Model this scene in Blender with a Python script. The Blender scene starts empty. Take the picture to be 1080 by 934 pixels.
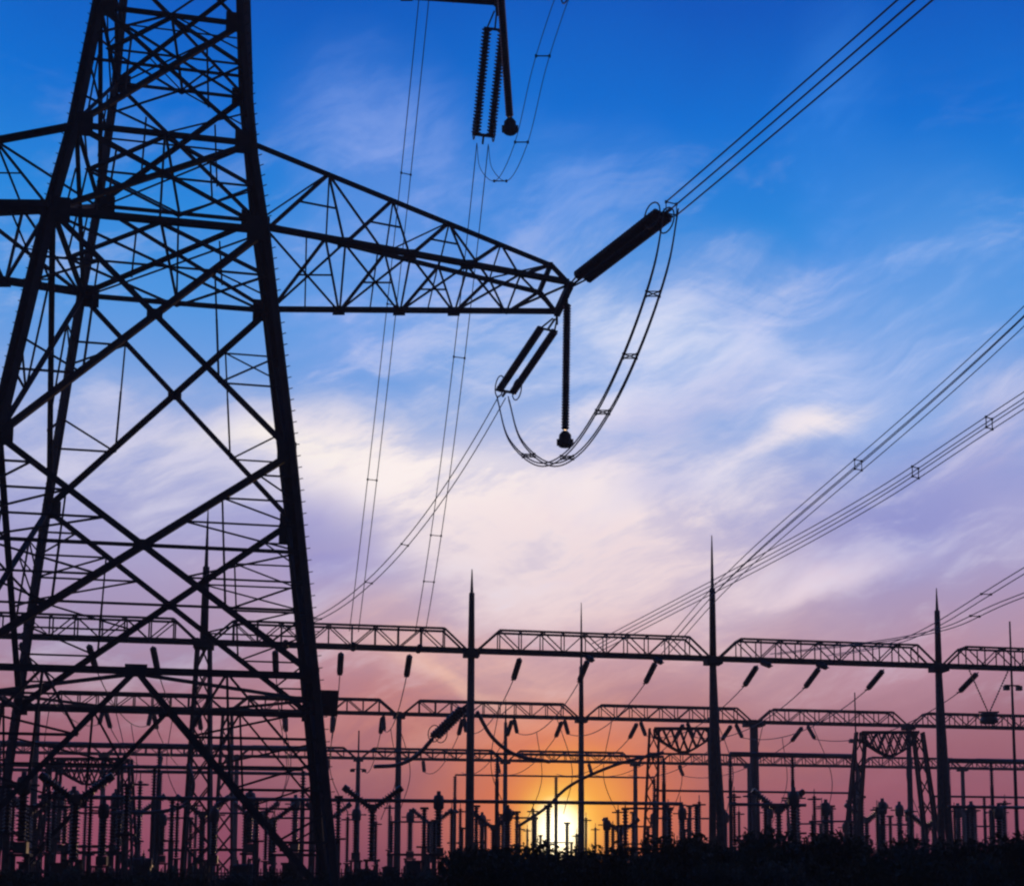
import bpy, math, random
from mathutils import Vector, Matrix
random.seed(7)
R = math.radians
sc = bpy.context.scene
C = sc.collection

# ---------------------------------------------------------------- camera
F, PX, PY, PITCH, CAMZ = 1450.0, 620.0, 761.0, R(6.5), 1.6
cd = bpy.data.cameras.new('camera'); cam = bpy.data.objects.new('camera', cd); C.objects.link(cam)
cam.location = (0, 0, CAMZ); cam.rotation_euler = (R(90) + PITCH, 0, 0)
cd.sensor_width = 36; cd.lens = 36 * F / 1080
cd.shift_x = (540 - PX) / 1080; cd.shift_y = (PY - 467) / 1080
cd.clip_end = 6000; cd.clip_start = 0.1
sc.camera = cam
sc.view_settings.view_transform = 'Standard'; sc.view_settings.look = 'None'
sc.view_settings.exposure = 0; sc.view_settings.gamma = 1
sc.cycles.pixel_filter_type = 'GAUSSIAN'
sc.cycles.filter_width = 2.6
sc.cycles.max_bounces = 4

def ray(px, py):
    xc, yc = (px - PX) / F, (PY - py) / F
    return Vector((xc, math.cos(PITCH) - math.sin(PITCH) * yc, math.sin(PITCH) + math.cos(PITCH) * yc))
def at(px, py, Y):                      # a point of the place, Y metres north of the viewpoint
    r = ray(px, py); return Vector((0, 0, CAMZ)) + r * (Y / r.y)
def atz(px, py, z):
    r = ray(px, py); return Vector((0, 0, CAMZ)) + r * ((z - CAMZ) / r.z)
def proj(p):
    X, Y, Z = p[0], p[1], p[2] - CAMZ
    zc = Y * math.cos(PITCH) + Z * math.sin(PITCH); yc = -Y * math.sin(PITCH) + Z * math.cos(PITCH)
    return PX + F * X / zc, PY - F * yc / zc
def azel(px, py):
    r = ray(px, py).normalized(); return math.atan2(r.x, r.y), math.asin(r.z)
def lin(c, k=1.0):
    return tuple(k * ((v/255/12.92) if v/255 <= .04045 else ((v/255+.055)/1.055)**2.4) for v in c) + (1.0,)

# ---------------------------------------------------------------- sky (world, laid out by compass direction and elevation)
SUNPX = (588, 880)
SAZ, SEL = azel(*SUNPX)
W = bpy.data.worlds.new('World'); sc.world = W; W.use_nodes = True
nt = W.node_tree; nt.nodes.clear(); L = nt.links
def N(t, **k):
    n = nt.nodes.new(t)
    for a, b in k.items(): setattr(n, a, b)
    return n
def M(op, a, b=None, clamp=False):
    n = N('ShaderNodeMath', operation=op); n.use_clamp = clamp
    for i, v in enumerate((a, b)):
        if v is None: continue
        if isinstance(v, (int, float)): n.inputs[i].default_value = v
        else: L.new(v, n.inputs[i])
    return n.outputs[0]
def MIX(fac, a, b, blend='MIX'):
    n = N('ShaderNodeMix', data_type='RGBA', blend_type=blend); n.clamp_factor = True
    for i, v in ((0, fac), (6, a), (7, b)):
        if isinstance(v, (int, float, tuple)): n.inputs[i].default_value = v
        else: L.new(v, n.inputs[i])
    return n.outputs[2]
tc = N('ShaderNodeTexCoord'); DIR = tc.outputs['Generated']
sep = N('ShaderNodeSeparateXYZ'); L.new(DIR, sep.inputs[0])
AZ = M('ARCTAN2', sep.outputs[0], sep.outputs[1]); EL = M('ARCSINE', sep.outputs[2])
cmb = N('ShaderNodeCombineXYZ'); L.new(AZ, cmb.inputs[0]); L.new(EL, cmb.inputs[1]); FLAT = cmb.outputs[0]
def noise(scale, detail=4, rough=.55, dist=0., vec=DIR, stretch=None, rot=0):
    n = N('ShaderNodeTexNoise'); n.inputs['Scale'].default_value = scale; n.inputs['Detail'].default_value = detail
    n.inputs['Roughness'].default_value = rough; n.inputs['Distortion'].default_value = dist
    if stretch:
        mp = N('ShaderNodeMapping'); mp.vector_type = 'TEXTURE'; mp.inputs['Scale'].default_value = tuple(1/q for q in stretch); mp.inputs['Rotation'].default_value = (0, 0, rot)
        L.new(vec, mp.inputs[0]); vec = mp.outputs[0]
    L.new(vec, n.inputs['Vector']); return n
def warp(vec, scale, amp):
    n = noise(scale, 3, vec=vec)
    s = N('ShaderNodeVectorMath', operation='SUBTRACT'); L.new(n.outputs['Color'], s.inputs[0]); s.inputs[1].default_value = (.5, .5, .5)
    m = N('ShaderNodeVectorMath', operation='MULTIPLY_ADD'); L.new(s.outputs[0], m.inputs[0]); m.inputs[1].default_value = (amp, amp, 0); L.new(vec, m.inputs[2])
    return m.outputs[0]
WARP = warp(warp(FLAT, 4, .11), 12, .022)
def blob(px, py, rx, ry, rot=0, vec=None, power=1.0):          # soft cloud or glow centred on a sky direction
    a, e = azel(px, py)
    mp = N('ShaderNodeMapping', vector_type='TEXTURE'); L.new(vec or WARP, mp.inputs[0])
    mp.inputs['Location'].default_value = (a, e, 0); mp.inputs['Rotation'].default_value = (0, 0, R(rot))
    mp.inputs['Scale'].default_value = (rx / F, ry / F, 1)
    g = N('ShaderNodeTexGradient', gradient_type='SPHERICAL'); L.new(mp.outputs[0], g.inputs[0])
    n = N('ShaderNodeMapRange', interpolation_type='SMOOTHSTEP'); L.new(g.outputs[1], n.inputs[0])
    return n.outputs[0] if power == 1 else M('POWER', n.outputs[0], power)
# clear air: colour by elevation
stops = [(960,(60,40,50)),(926,(128,50,72)),(880,(150,66,86)),(830,(158,84,98)),(780,(168,102,114)),(730,(172,122,138)),
         (680,(178,146,170)),(620,(168,155,195)),(540,(140,150,208)),(450,(116,158,220)),(350,(74,146,220)),
         (250,(34,130,214)),(130,(0,106,202)),(0,(0,82,180))]
EMAX = R(60)
wsep = N('ShaderNodeSeparateXYZ'); L.new(warp(FLAT, 4, .07), wsep.inputs[0])
ramp = N('ShaderNodeValToRGB'); L.new(M('DIVIDE', wsep.outputs[1], EMAX), ramp.inputs[0])
cr = ramp.color_ramp
pts = [(max(0, azel(620, y)[1] / EMAX), c) for y, c in stops] + [(1.0, (0, 58, 130))]
pts[0] = (0.0, pts[0][1]); pts[1] = (0.004, pts[1][1])
while len(cr.elements) < len(pts): cr.elements.new(.5)
for i, (p, c) in enumerate(pts): cr.elements[i].position = p; cr.elements[i].color = lin(c)
col = ramp.outputs[0]
# streaky high cloud: fine texture that modulates the big cloud masses
st = noise(3.2, 10, .64, .55, WARP, (1.7, 5.5, 1), R(9)).outputs[0]
st2 = noise(8, 10, .72, .2, warp(FLAT, 7, .05), (1.1, 4.8, 1), R(24)).outputs[0]
tex = M('ADD', M('MULTIPLY', st, .65), M('MULTIPLY', st2, .35))
def mr(v, a, b, lo=0., hi=1.):
    n = N('ShaderNodeMapRange', interpolation_type='SMOOTHSTEP'); L.new(v, n.inputs[0])
    for i, x in enumerate((a, b, lo, hi)): n.inputs[i+1].default_value = x
    return n.outputs[0]
TX = mr(tex, .40, .59, .42, 1.35)
# (px, py, rx, ry, rot, amount, colour)
clouds = [
 (390,140,90,60,-20,.3,(140,168,232)), (440,240,130,70,-25,.55,(150,172,235)), (600,215,110,60,10,.4,(120,160,232)),
 (350,330,120,90,0,.45,(160,178,235)), (880,190,60,150,0,.35,(70,140,228)),
 (700,400,260,110,-6,.8,(190,202,236)),(720,345,150,26,-14,.6,(214,220,240)),(640,440,120,30,20,.5,(224,220,236)), (830,360,130,70,-30,.6,(190,200,238)), (960,320,120,120,20,.5,(150,180,235)),
 (360,485,150,50,4,.9,(238,226,228)), (150,500,220,80,0,.65,(205,203,226)), (590,550,270,110,-2,1.0,(246,232,232)),(620,570,150,60,6,.5,(252,240,236)),
 (470,530,170,60,-8,.85,(255,244,238)), (640,600,220,70,-10,.8,(236,214,218)), (850,448,50,18,30,.9,(252,238,232)),(790,478,90,16,22,.7,(240,230,235)),
 (760,490,160,26,22,.5,(214,212,234)), (880,610,170,26,12,.55,(232,214,226)), (1040,500,90,90,0,.6,(196,192,224)),
 (300,480,110,16,3,.8,(250,240,232)), (480,500,120,18,-6,.7,(252,240,236)), (600,640,200,26,4,.7,(244,222,222)), (880,618,110,14,14,.8,(244,222,228)), (790,600,60,10,20,.6,(246,226,228)),
 (740,440,90,40,25,.45,(150,165,218)), (1000,560,80,50,10,.45,(140,142,200)), (480,722,80,14,-24,.75,(255,214,186)), (520,700,120,24,-14,.4,(248,204,190)),
 (460,700,220,40,-18,.4,(246,196,176)), (400,760,200,70,0,.3,(222,140,135)), (660,700,240,60,0,.45,(230,175,168)),
 (960,700,160,40,6,.4,(205,150,165)), (600,780,240,55,0,.5,(238,150,100)),
 (345,585,60,75,80,.7,(138,136,200)), (700,520,60,30,0,.3,(160,165,220)), (950,570,130,45,14,.5,(130,138,205)),
 (120,650,240,50,0,.35,(150,150,195)), (640,470,110,30,30,.35,(168,174,224)), (60,880,200,90,0,.35,(190,70,95)), (900,840,200,60,0,.25,(205,100,110)),
]
for px, py, rx, ry, rot, am, c in clouds:
    b = blob(px, py, rx * 1.5, ry * 1.5, rot)
    col = MIX(M('MULTIPLY', M('MULTIPLY', b, TX), am, True), col, lin(c))
# thin wisps everywhere between 4 and 30 degrees
wisp = M('MULTIPLY', mr(tex, .5, .66), M('MULTIPLY', mr(EL, R(3), R(9)), mr(EL, R(32), R(20))))
col = MIX(M('MULTIPLY', wisp, .38), col, lin((226, 222, 240)))
# glow about the low sun, seen through thick air
for rx, ry, pw, am, c in ((340,130,1.2,.5,(226,122,80)), (180,130,.75,1.0,(242,120,0)), (90,92,.9,.95,(250,172,6)), (56,66,1.1,1.0,(255,218,84)), (36,40,.8,1.0,(255,246,214))):
    col = MIX(M('MULTIPLY', blob(SUNPX[0] + (16 if rx > 60 else 0), SUNPX[1] - (22 if rx > 60 else 4), rx, ry, 0, FLAT, pw), am), col, lin(c, {340: 1.0, 180: 1.25, 90: 1.45, 56: 1.8, 36: 3.2}[rx]))
# dusk: the sky opposite the sun is much darker
dk = M('MULTIPLY_ADD', sep.outputs[1], .5); dk.node.inputs[2].default_value = .5
dark = mr(dk, .35, .8, .10, 1.0)
below = mr(sep.outputs[2], -.02, 0.0, .15, 1.0)
sky = N('ShaderNodeTexSky', sky_type='NISHITA'); sky.sun_disc = False; sky.sun_elevation = max(SEL, R(1.5)); sky.sun_rotation = SAZ
sky.dust_density = 3
bg1 = N('ShaderNodeBackground'); L.new(col, bg1.inputs[0]); L.new(M('MULTIPLY', M('MULTIPLY', dark, below), 1.14), bg1.inputs[1])
bg2 = N('ShaderNodeBackground'); L.new(sky.outputs[0], bg2.inputs[0]); bg2.inputs[1].default_value = .002
add = N('ShaderNodeAddShader'); L.new(bg1.outputs[0], add.inputs[0]); L.new(bg2.outputs[0], add.inputs[1])
out = N('ShaderNodeOutputWorld'); L.new(add.outputs[0], out.inputs[0])

# ---------------------------------------------------------------- sun
sl = bpy.data.lights.new('sun', 'SUN'); sl.energy = .3; sl.angle = R(.5); sl.color = (1, .62, .32)
so = bpy.data.objects.new('sun', sl); C.objects.link(so)
sd = Vector((math.sin(SAZ) * math.cos(SEL), math.cos(SAZ) * math.cos(SEL), math.sin(SEL)))
so.rotation_euler = sd.to_track_quat('Z', 'Y').to_euler(); so.location = (0, 0, 80)

# ---------------------------------------------------------------- materials
def mat(name, base, rough=.6, metal=0., vary=.3, scale=3.0, bump=.0):
    m = bpy.data.materials.new(name); m.use_nodes = True; t = m.node_tree; b = t.nodes['Principled BSDF']
    b.inputs['Metallic'].default_value = metal
    g = t.nodes.new('ShaderNodeNewGeometry')
    n = t.nodes.new('ShaderNodeTexNoise'); n.inputs['Scale'].default_value = scale; n.inputs['Detail'].default_value = 6
    t.links.new(g.outputs['Position'], n.inputs['Vector'])
    r = t.nodes.new('ShaderNodeValToRGB'); r.color_ramp.elements[0].position = .3; r.color_ramp.elements[1].position = .7
    r.color_ramp.elements[0].color = tuple(v * (1 - vary) for v in base) + (1,)
    r.color_ramp.elements[1].color = tuple(min(1, v * (1 + vary)) for v in base) + (1,)
    t.links.new(n.outputs[0], r.inputs[0]); t.links.new(r.outputs[0], b.inputs['Base Color'])
    q = t.nodes.new('ShaderNodeMapRange'); q.inputs[3].default_value = rough - .12; q.inputs[4].default_value = min(1, rough + .15)
    t.links.new(n.outputs[0], q.inputs[0]); t.links.new(q.outputs[0], b.inputs['Roughness'])
    if bump:
        bp = t.nodes.new('ShaderNodeBump'); bp.inputs['Strength'].default_value = bump
        t.links.new(n.outputs[0], bp.inputs['Height']); t.links.new(bp.outputs[0], b.inputs['Normal'])
    return m
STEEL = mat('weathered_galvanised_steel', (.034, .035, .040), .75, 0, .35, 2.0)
STEEL2 = mat('painted_gantry_steel', (.045, .04, .04), .75, 0, .35, 1.5)
PORC = mat('brown_porcelain', (.035, .018, .014), .3, 0, .3, 6)
ALU = mat('stranded_aluminium', (.10, .10, .105), .55, .5, .2, 4)
CONC = mat('concrete', (.12, .11, .10), .9, 0, .25, 4, .3)
PAINT = mat('dark_grey_paint', (.05, .055, .055), .5, 0, .2, 2)
SIGN = mat('old_sign_enamel', (.06, .02, .02), .5, 0, .2, 5)
GROUND = mat('dark_soil_and_gravel', (.035, .032, .025), .95, 0, .5, .8, .4)
LEAF = mat('dark_green_leaf', (.028, .042, .016), .7, 0, .45, 1.2)
BARK = mat('bark', (.04, .03, .022), .9, 0, .3, 6)

# ---------------------------------------------------------------- mesh builder
class MB:
    def __init__(s): s.v = []; s.f = []
    def bar(s, a, b, w, h=None, up=None):                       # square section member
        a, b = Vector(a), Vector(b); d = b - a
        if d.length < 1e-4: return s
        d.normalize(); h = h or w
        u = Vector(up) if up else Vector((0, 0, 1))
        if abs(d.dot(u)) > .95: u = Vector((1, 0, 0))
        x = d.cross(u).normalized() * (w / 2); y = x.cross(d).normalized() * (h / 2)
        i = len(s.v)
        for p in (a, b): s.v += [p - x - y, p + x - y, p + x + y, p - x + y]
        s.f += [(i, i+3, i+2, i+1), (i+4, i+5, i+6, i+7)] + [(i+k, i+(k+1) % 4, i+4+(k+1) % 4, i+4+k) for k in range(4)]
        return s
    def ang(s, a, b, w, t=None, inn=(0, 1, 0)):                 # steel angle (L section)
        a, b = Vector(a), Vector(b); t = t or w * .16; d = (b - a)
        if d.length < 1e-4: return s
        d.normalize(); n = Vector(inn); n = (n - d * n.dot(d))
        if n.length < 1e-3: n = Vector((1, .3, 0)); n -= d * n.dot(d)
        n.normalize(); m = d.cross(n)
        prof = [(-w/2, 0), (w/2, 0), (w/2, t), (-w/2 + t, t), (-w/2 + t, w), (-w/2, w)]
        i = len(s.v)
        for p in (a, b): s.v += [p + m * q[0] + n * q[1] for q in prof]
        s.f += [tuple(range(i+5, i-1, -1)), tuple(range(i+6, i+12))] + [(i+k, i+(k+1) % 6, i+6+(k+1) % 6, i+6+k) for k in range(6)]
        return s
    def box(s, c, x, y, z, rz=0):
        c = Vector(c); i = len(s.v); ca, sa = math.cos(rz), math.sin(rz)
        for dz in (-z/2, z/2):
            for dx, dy in ((-x/2, -y/2), (x/2, -y/2), (x/2, y/2), (-x/2, y/2)):
                s.v.append(c + Vector((dx*ca - dy*sa, dx*sa + dy*ca, dz)))
        s.f += [(i+3, i+2, i+1, i), (i+4, i+5, i+6, i+7)] + [(i+k, i+(k+1) % 4, i+4+(k+1) % 4, i+4+k) for k in range(4)]
        return s
    def tube(s, pts, r, n=6):
        pts = [Vector(p) for p in pts]; rs = r if isinstance(r, (list, tuple)) else [r] * len(pts)
        i0 = len(s.v); px = None
        for k, p in enumerate(pts):
            d = (pts[min(k+1, len(pts)-1)] - pts[max(k-1, 0)]).normalized()
            if px is None:
                u = Vector((0, 0, 1)) if abs(d.z) < .9 else Vector((1, 0, 0)); px = d.cross(u).normalized()
            px = (px - d * px.dot(d)).normalized(); py = d.cross(px)
            for j in range(n):
                a = 2 * math.pi * j / n; s.v.append(p + (px * math.cos(a) + py * math.sin(a)) * rs[k])
        for k in range(len(pts) - 1):
            for j in range(n):
                a, b = i0 + k*n + j, i0 + k*n + (j+1) % n; s.f.append((a, b, b+n, a+n))
        s.f.append(tuple(range(i0+n-1, i0-1, -1))); e = i0 + (len(pts)-1)*n; s.f.append(tuple(range(e, e+n)))
        return s
    def lathe(s, a, b, prof, n=10):                             # prof: (t along a..b in metres, radius)
        a, b = Vector(a), Vector(b); d = (b - a).normalized()
        u = Vector((0, 0, 1)) if abs(d.z) < .9 else Vector((1, 0, 0)); x = d.cross(u).normalized(); y = d.cross(x)
        i0 = len(s.v)
        for t, r in prof:
            for j in range(n):
                an = 2*math.pi*j/n; s.v.append(a + d*t + (x*math.cos(an) + y*math.sin(an))*r)
        for k in range(len(prof) - 1):
            for j in range(n):
                p, q = i0 + k*n + j, i0 + k*n + (j+1) % n; s.f.append((p, p+n, q+n, q))
        s.f.append(tuple(range(i0, i0+n))); e = i0 + (len(prof)-1)*n; s.f.append(tuple(range(e+n-1, e-1, -1)))
        return s
    def sheds(s, a, b, core, rad, step, n=10):                  # ribbed porcelain
        a, b = Vector(a), Vector(b); ln = (b - a).length; k = max(2, int(ln / step)); st = ln / k; pr = [(0, core)]
        for i in range(k):
            t = i * st; pr += [(t + st*.25, core), (t + st*.4, rad), (t + st*.55, rad*.96), (t + st*.8, core)]
        pr.append((ln, core)); return s.lathe(a, b, pr, n)
    def ring(s, c, axis, R_, r, n=16):
        c = Vector(c); d = Vector(axis).normalized(); u = Vector((0, 0, 1)) if abs(d.z) < .9 else Vector((1, 0, 0)); x = d.cross(u).normalized(); y = d.cross(x)
        pts = [c + (x*math.cos(2*math.pi*k/n) + y*math.sin(2*math.pi*k/n))*R_ for k in range(n+1)]
        return s.tube(pts, r, 5)
    def build(s, name, m, parent=None, smooth=False):
        me = bpy.data.meshes.new(name)
        if parent is not None:
            inv = Matrix.LocRotScale(parent.location, parent.rotation_euler, parent.scale).inverted()
            g = parent.get('_p')
            vs = [inv @ v for v in s.v]
            if parent.parent is not None:
                pp = parent.parent; inv0 = Matrix.LocRotScale(pp.location, pp.rotation_euler, pp.scale).inverted(); vs = [inv @ (inv0 @ v) for v in s.v]
        else: vs = s.v
        me.from_pydata([tuple(v) for v in vs], [], s.f); me.materials.append(m)
        if smooth:
            for p in me.polygons: p.use_smooth = True
        o = bpy.data.objects.new(name, me); C.objects.link(o); o.parent = parent
        return o
def tag(o, label=None, cat=None, group=None, kind=None):
    for k, v in (('label', label), ('category', cat), ('group', group), ('kind', kind)):
        if v: o[k] = v
    return o
def empty(name, loc, label, cat, group=None, rz=0):
    o = bpy.data.objects.new(name, None); o.empty_display_size = .3; C.objects.link(o)
    o.location = loc; o.rotation_euler = (0, 0, rz); return tag(o, label, cat, group)
def copy_tree(o, loc, rz, label, scale=None):
    c = o.copy(); C.objects.link(c); c.location = loc; c.rotation_euler = (0, 0, rz); c['label'] = label
    if scale: c.scale = scale
    def rec(src, dst):
        for ch in list(src.children):
            k = ch.copy(); C.objects.link(k); k.parent = dst; rec(ch, k)
    rec(o, c); return c
ORD = ['first','second','third','fourth','fifth','sixth','seventh','eighth','ninth','tenth','eleventh','twelfth','thirteenth','fourteenth','fifteenth',
       'sixteenth','seventeenth','eighteenth','nineteenth','twentieth','twenty-first','twenty-second','twenty-third','twenty-fourth','twenty-fifth','twenty-sixth',
       'twenty-seventh','twenty-eighth','twenty-ninth','thirtieth','thirty-first','thirty-second','thirty-third','thirty-fourth']
def nth(i, n):
    if n == 1: return 'only'
    return 'leftmost' if i == 0 else ('rightmost' if i == n - 1 else ORD[i] + ' from left')
def lerp(a, b, t): return a + (b - a) * t

# ---------------------------------------------------------------- ground
g = MB(); n_ = 40
for j in range(n_ + 1):
    for i in range(n_ + 1):
        x = (i / n_ * 2 - 1) * 690; y = (j / n_) * 1280 - 340
        g.v.append(Vector((x, y, .06 * math.sin(x * .7) * math.cos(y * .45) if abs(x) < 200 and y < 400 else 0)))
for j in range(n_):
    for i in range(n_): a = j * (n_ + 1) + i; g.f.append((a, a+1, a+n_+2, a+n_+1))
tag(g.build('ground', GROUND), kind='structure')

# ---------------------------------------------------------------- lattice transmission tower
TC, TY = Vector((-19.13, 60, 0)), .21
cT, sT = math.cos(TY), math.sin(TY)
def T(u, v, z): return Vector((TC.x + u*cT - v*sT, TC.y + u*sT + v*cT, z))
HW = [(0, 8.0), (9.7, 6.9), (19.2, 5.78), (29.46, 4.41), (33.72, 3.72), (39.66, 3.05), (45.3, 2.75), (48.8, 2.5), (53.5, 2.15), (58.5, 1.9), (61.5, 1.7), (68, .45)]
def hw(z):
    for (a, ha), (b, hb) in zip(HW, HW[1:]):
        if a <= z <= b: return lerp(ha, hb, (z-a)/(b-a))
    return HW[-1][1]
def corner(k, z, off=0.0):
    su, sv = ((-1, -1), (1, -1), (1, 1), (-1, 1))[k % 4]; h = hw(z) + off; return T(su*h, sv*h, z)
tower = empty('transmission_tower', T(0, 0, 0), 'huge dark steel lattice tower filling the left side of the picture', 'transmission tower')
for k in range(4):
    m = MB(); cin = T(0, 0, 0)
    zs = [h[0] for h in HW]
    for a, b in zip(zs, zs[1:]):
        w = (.27, .30, .36, .41)[k] * (1 if a < 29 else (.92 if a < 44 else .7))
        A, B = corner(k, a), corner(k, b); inn = (T(0, 0, a) - A); inn.z = 0
        m.ang(A, B, w, w*.2, inn); m.ang(A, B, w, w*.2, -inn)   # cruciform: two angles back to back
    # step bolts
    z = 3.
    while z < 42:
        p = corner(k, z); m.bar(p, p + (p - T(0, 0, z)).normalized() * .42, .03); z += .5
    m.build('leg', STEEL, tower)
fnames = ('near face', 'right face', 'far face', 'left face')
def facept(k, s, z):                       # s in 0..1 across face k
    return corner(k, z).lerp(corner(k+1, z), s)
for k in range(4):
    m = MB(); nin = (T(0, 0, 0) - (corner(k, 0) + corner(k+1, 0)) / 2).normalized()
    def A(s0, z0, s1, z1, w): m.ang(facept(k, s0, z0), facept(k, s1, z1), w, None, nin)
    # lowest panel: K braces from the strut down to the feet
    A(0, 9.7, 1, 9.7, .26); A(.5, 9.7, 0, .4, .22); A(.5, 9.7, 1, .4, .22)
    for side in (0, 1):
        S = lambda t: side + (0.5 - side) * t
        for t in (.28, .5, .72):
            z = .4 + 9.3*t; A(S(0), z, S(t), z, .11)
            A(S(0), z + (1.2), S(t), z, .09)
        A(S(.5), 5.05, S(.5), 9.7, .1); A(S(.72), 7.1, S(.5), 9.7, .1); A(S(0), 5.05, S(.5), 9.7, .1)
    def xpanel(z0, z1, w, red=True, mid=True, frs=(.25, .5, .75)):
        h0, h1 = hw(z0), hw(z1); t = h0 / (h0 + h1); zc = lerp(z0, z1, t)
        A(0, z0, 1, z1, w); A(1, z0, 0, z1, w)
        if mid: A(0, zc, 1, zc, w*.5)
        if red:
            for side in (0, 1):
                S = lambda q: side + (1 - 2*side) * q
                # along lower and upper halves of each diagonal
                for fr in frs:
                    z = lerp(z0, zc, fr); s = .5*fr
                    sp = s * (1.0)
                    A(S(0), z, S(sp * .98), z, .085)
                    A(S(0), lerp(z0, zc, fr + .25), S(sp), z, .085)
                    z = lerp(z1, zc, fr)
                    A(S(0), z, S(sp * .98), z, .085)
                    A(S(0), lerp(z1, zc, fr + .25), S(sp), z, .08)
                z = lerp(z0, zc, .5)
            A(.25, lerp(z0, zc, .5), .25, zc, .09); A(.75, lerp(z0, zc, .5), .75, zc, .09)
            A(.25, lerp(z1, zc, .5), .25, zc, .08); A(.75, lerp(z1, zc, .5), .75, zc, .08)
    xpanel(9.7, 19.2, .27); xpanel(19.2, 29.46, .25, True, False, (.5,)); 
    A(0, 29.46, 1, 29.46, .26); A(0, 33.72, 1, 33.72, .2)
    xpanel(29.46, 33.72, .2, False, False); A(.5, 29.46, .5, 33.72, .09); A(.25, 30.5, .25, 32.6, .08); A(.75, 30.5, .75, 32.6, .08)
    xpanel(33.72, 39.66, .2, False, True); A(0, 39.66, 1, 39.66, .17)
    for q in (.25, .75): A(q, 35.2, q, 38.2, .08)
    A(0, 35.2, .5, 33.72, .08); A(1, 35.2, .5, 33.72, .08); A(0, 38.2, .5, 39.66, .08); A(1, 38.2, .5, 39.66, .08)
    for a, b in ((39.66, 45.3), (45.3, 48.8), (48.8, 53.5), (53.5, 58.5), (58.5, 61.5), (61.5, 66)):
        xpanel(a, b, .16, False, True); A(0, b, 1, b, .15); A(.5, a, .25, lerp(a, b, .25), .07); A(.5, a, .75, lerp(a, b, .25), .07)
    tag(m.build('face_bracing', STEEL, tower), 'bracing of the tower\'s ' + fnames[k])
# plan diaphragms
for z in (9.7, 29.46, 33.72, 39.66, 45.3, 48.8, 58.5):
    m = MB(); w = .14
    P = [corner(k, z - .12) for k in range(4)]; Q = [(P[k] + P[(k+1) % 4]) / 2 for k in range(4)]
    for k in range(4): m.ang(Q[k], Q[(k+1) % 4], w)
    m.ang(Q[0], Q[2], w*.8); m.ang(Q[1], Q[3], w*.8)
    if z > 20: m.ang(P[0], P[2], w*.7); m.ang(P[1], P[3], w*.7)
    m.build('plan_bracing', STEEL, tower)
# gusset plates at the main joints
for k in range(4):
    for z, s in ((9.7, .55), (19.2, .75), (29.46, .95), (33.72, .9), (39.66, .8)):
        m = MB(); p = corner(k, z)
        for q in (corner(k+1, z), corner(k-1, z)):
            d = (q - p); d.z = 0; d.normalize()
            m.bar(p + d*.1 - Vector((0, 0, s*.62)), p + d*.1 + Vector((0, 0, s*.62)), .04, s, up=d) if False else m.bar(p - d*.15, p + d*s*.85, .05, s*1.15)
        m.build('gusset_plate', STEEL, tower)
for k, z in ((0, 9.7), (2, 9.7)):
    p = facept(k, .5, z); m = MB().bar(p - Vector((cT, sT, 0))*.42, p + Vector((cT, sT, 0))*.42, .06, .5); m.build('gusset_plate', STEEL, tower)
for k in (0, 2):
    for z0, z1 in ((9.7, 19.2), (19.2, 29.46)):
        zc = lerp(z0, z1, hw(z0)/(hw(z0)+hw(z1))); p = facept(k, .5, zc); ux = Vector((cT, sT, 0))
        MB().bar(p - ux*.32, p + ux*.32, .05, .45).build('gusset_plate', STEEL, tower)
# sign plates bolted on the right leg
p = at(343, 741, corner(1, 11)[1] + .2)
tag(MB().box(p, 1.0, .06, 1.05, TY).bar(p - Vector((1.0, 0, .2)), p + Vector((.2, 0, -.2)), .06).build('sign_plate', SIGN, tower), 'square dark red plate')
p2 = corner(2, 18.6); MB().box(p2 + Vector((-.35, -.1, 0)), .75, .06, 1.0, TY).build('sign_plate', STEEL, tower)

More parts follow.
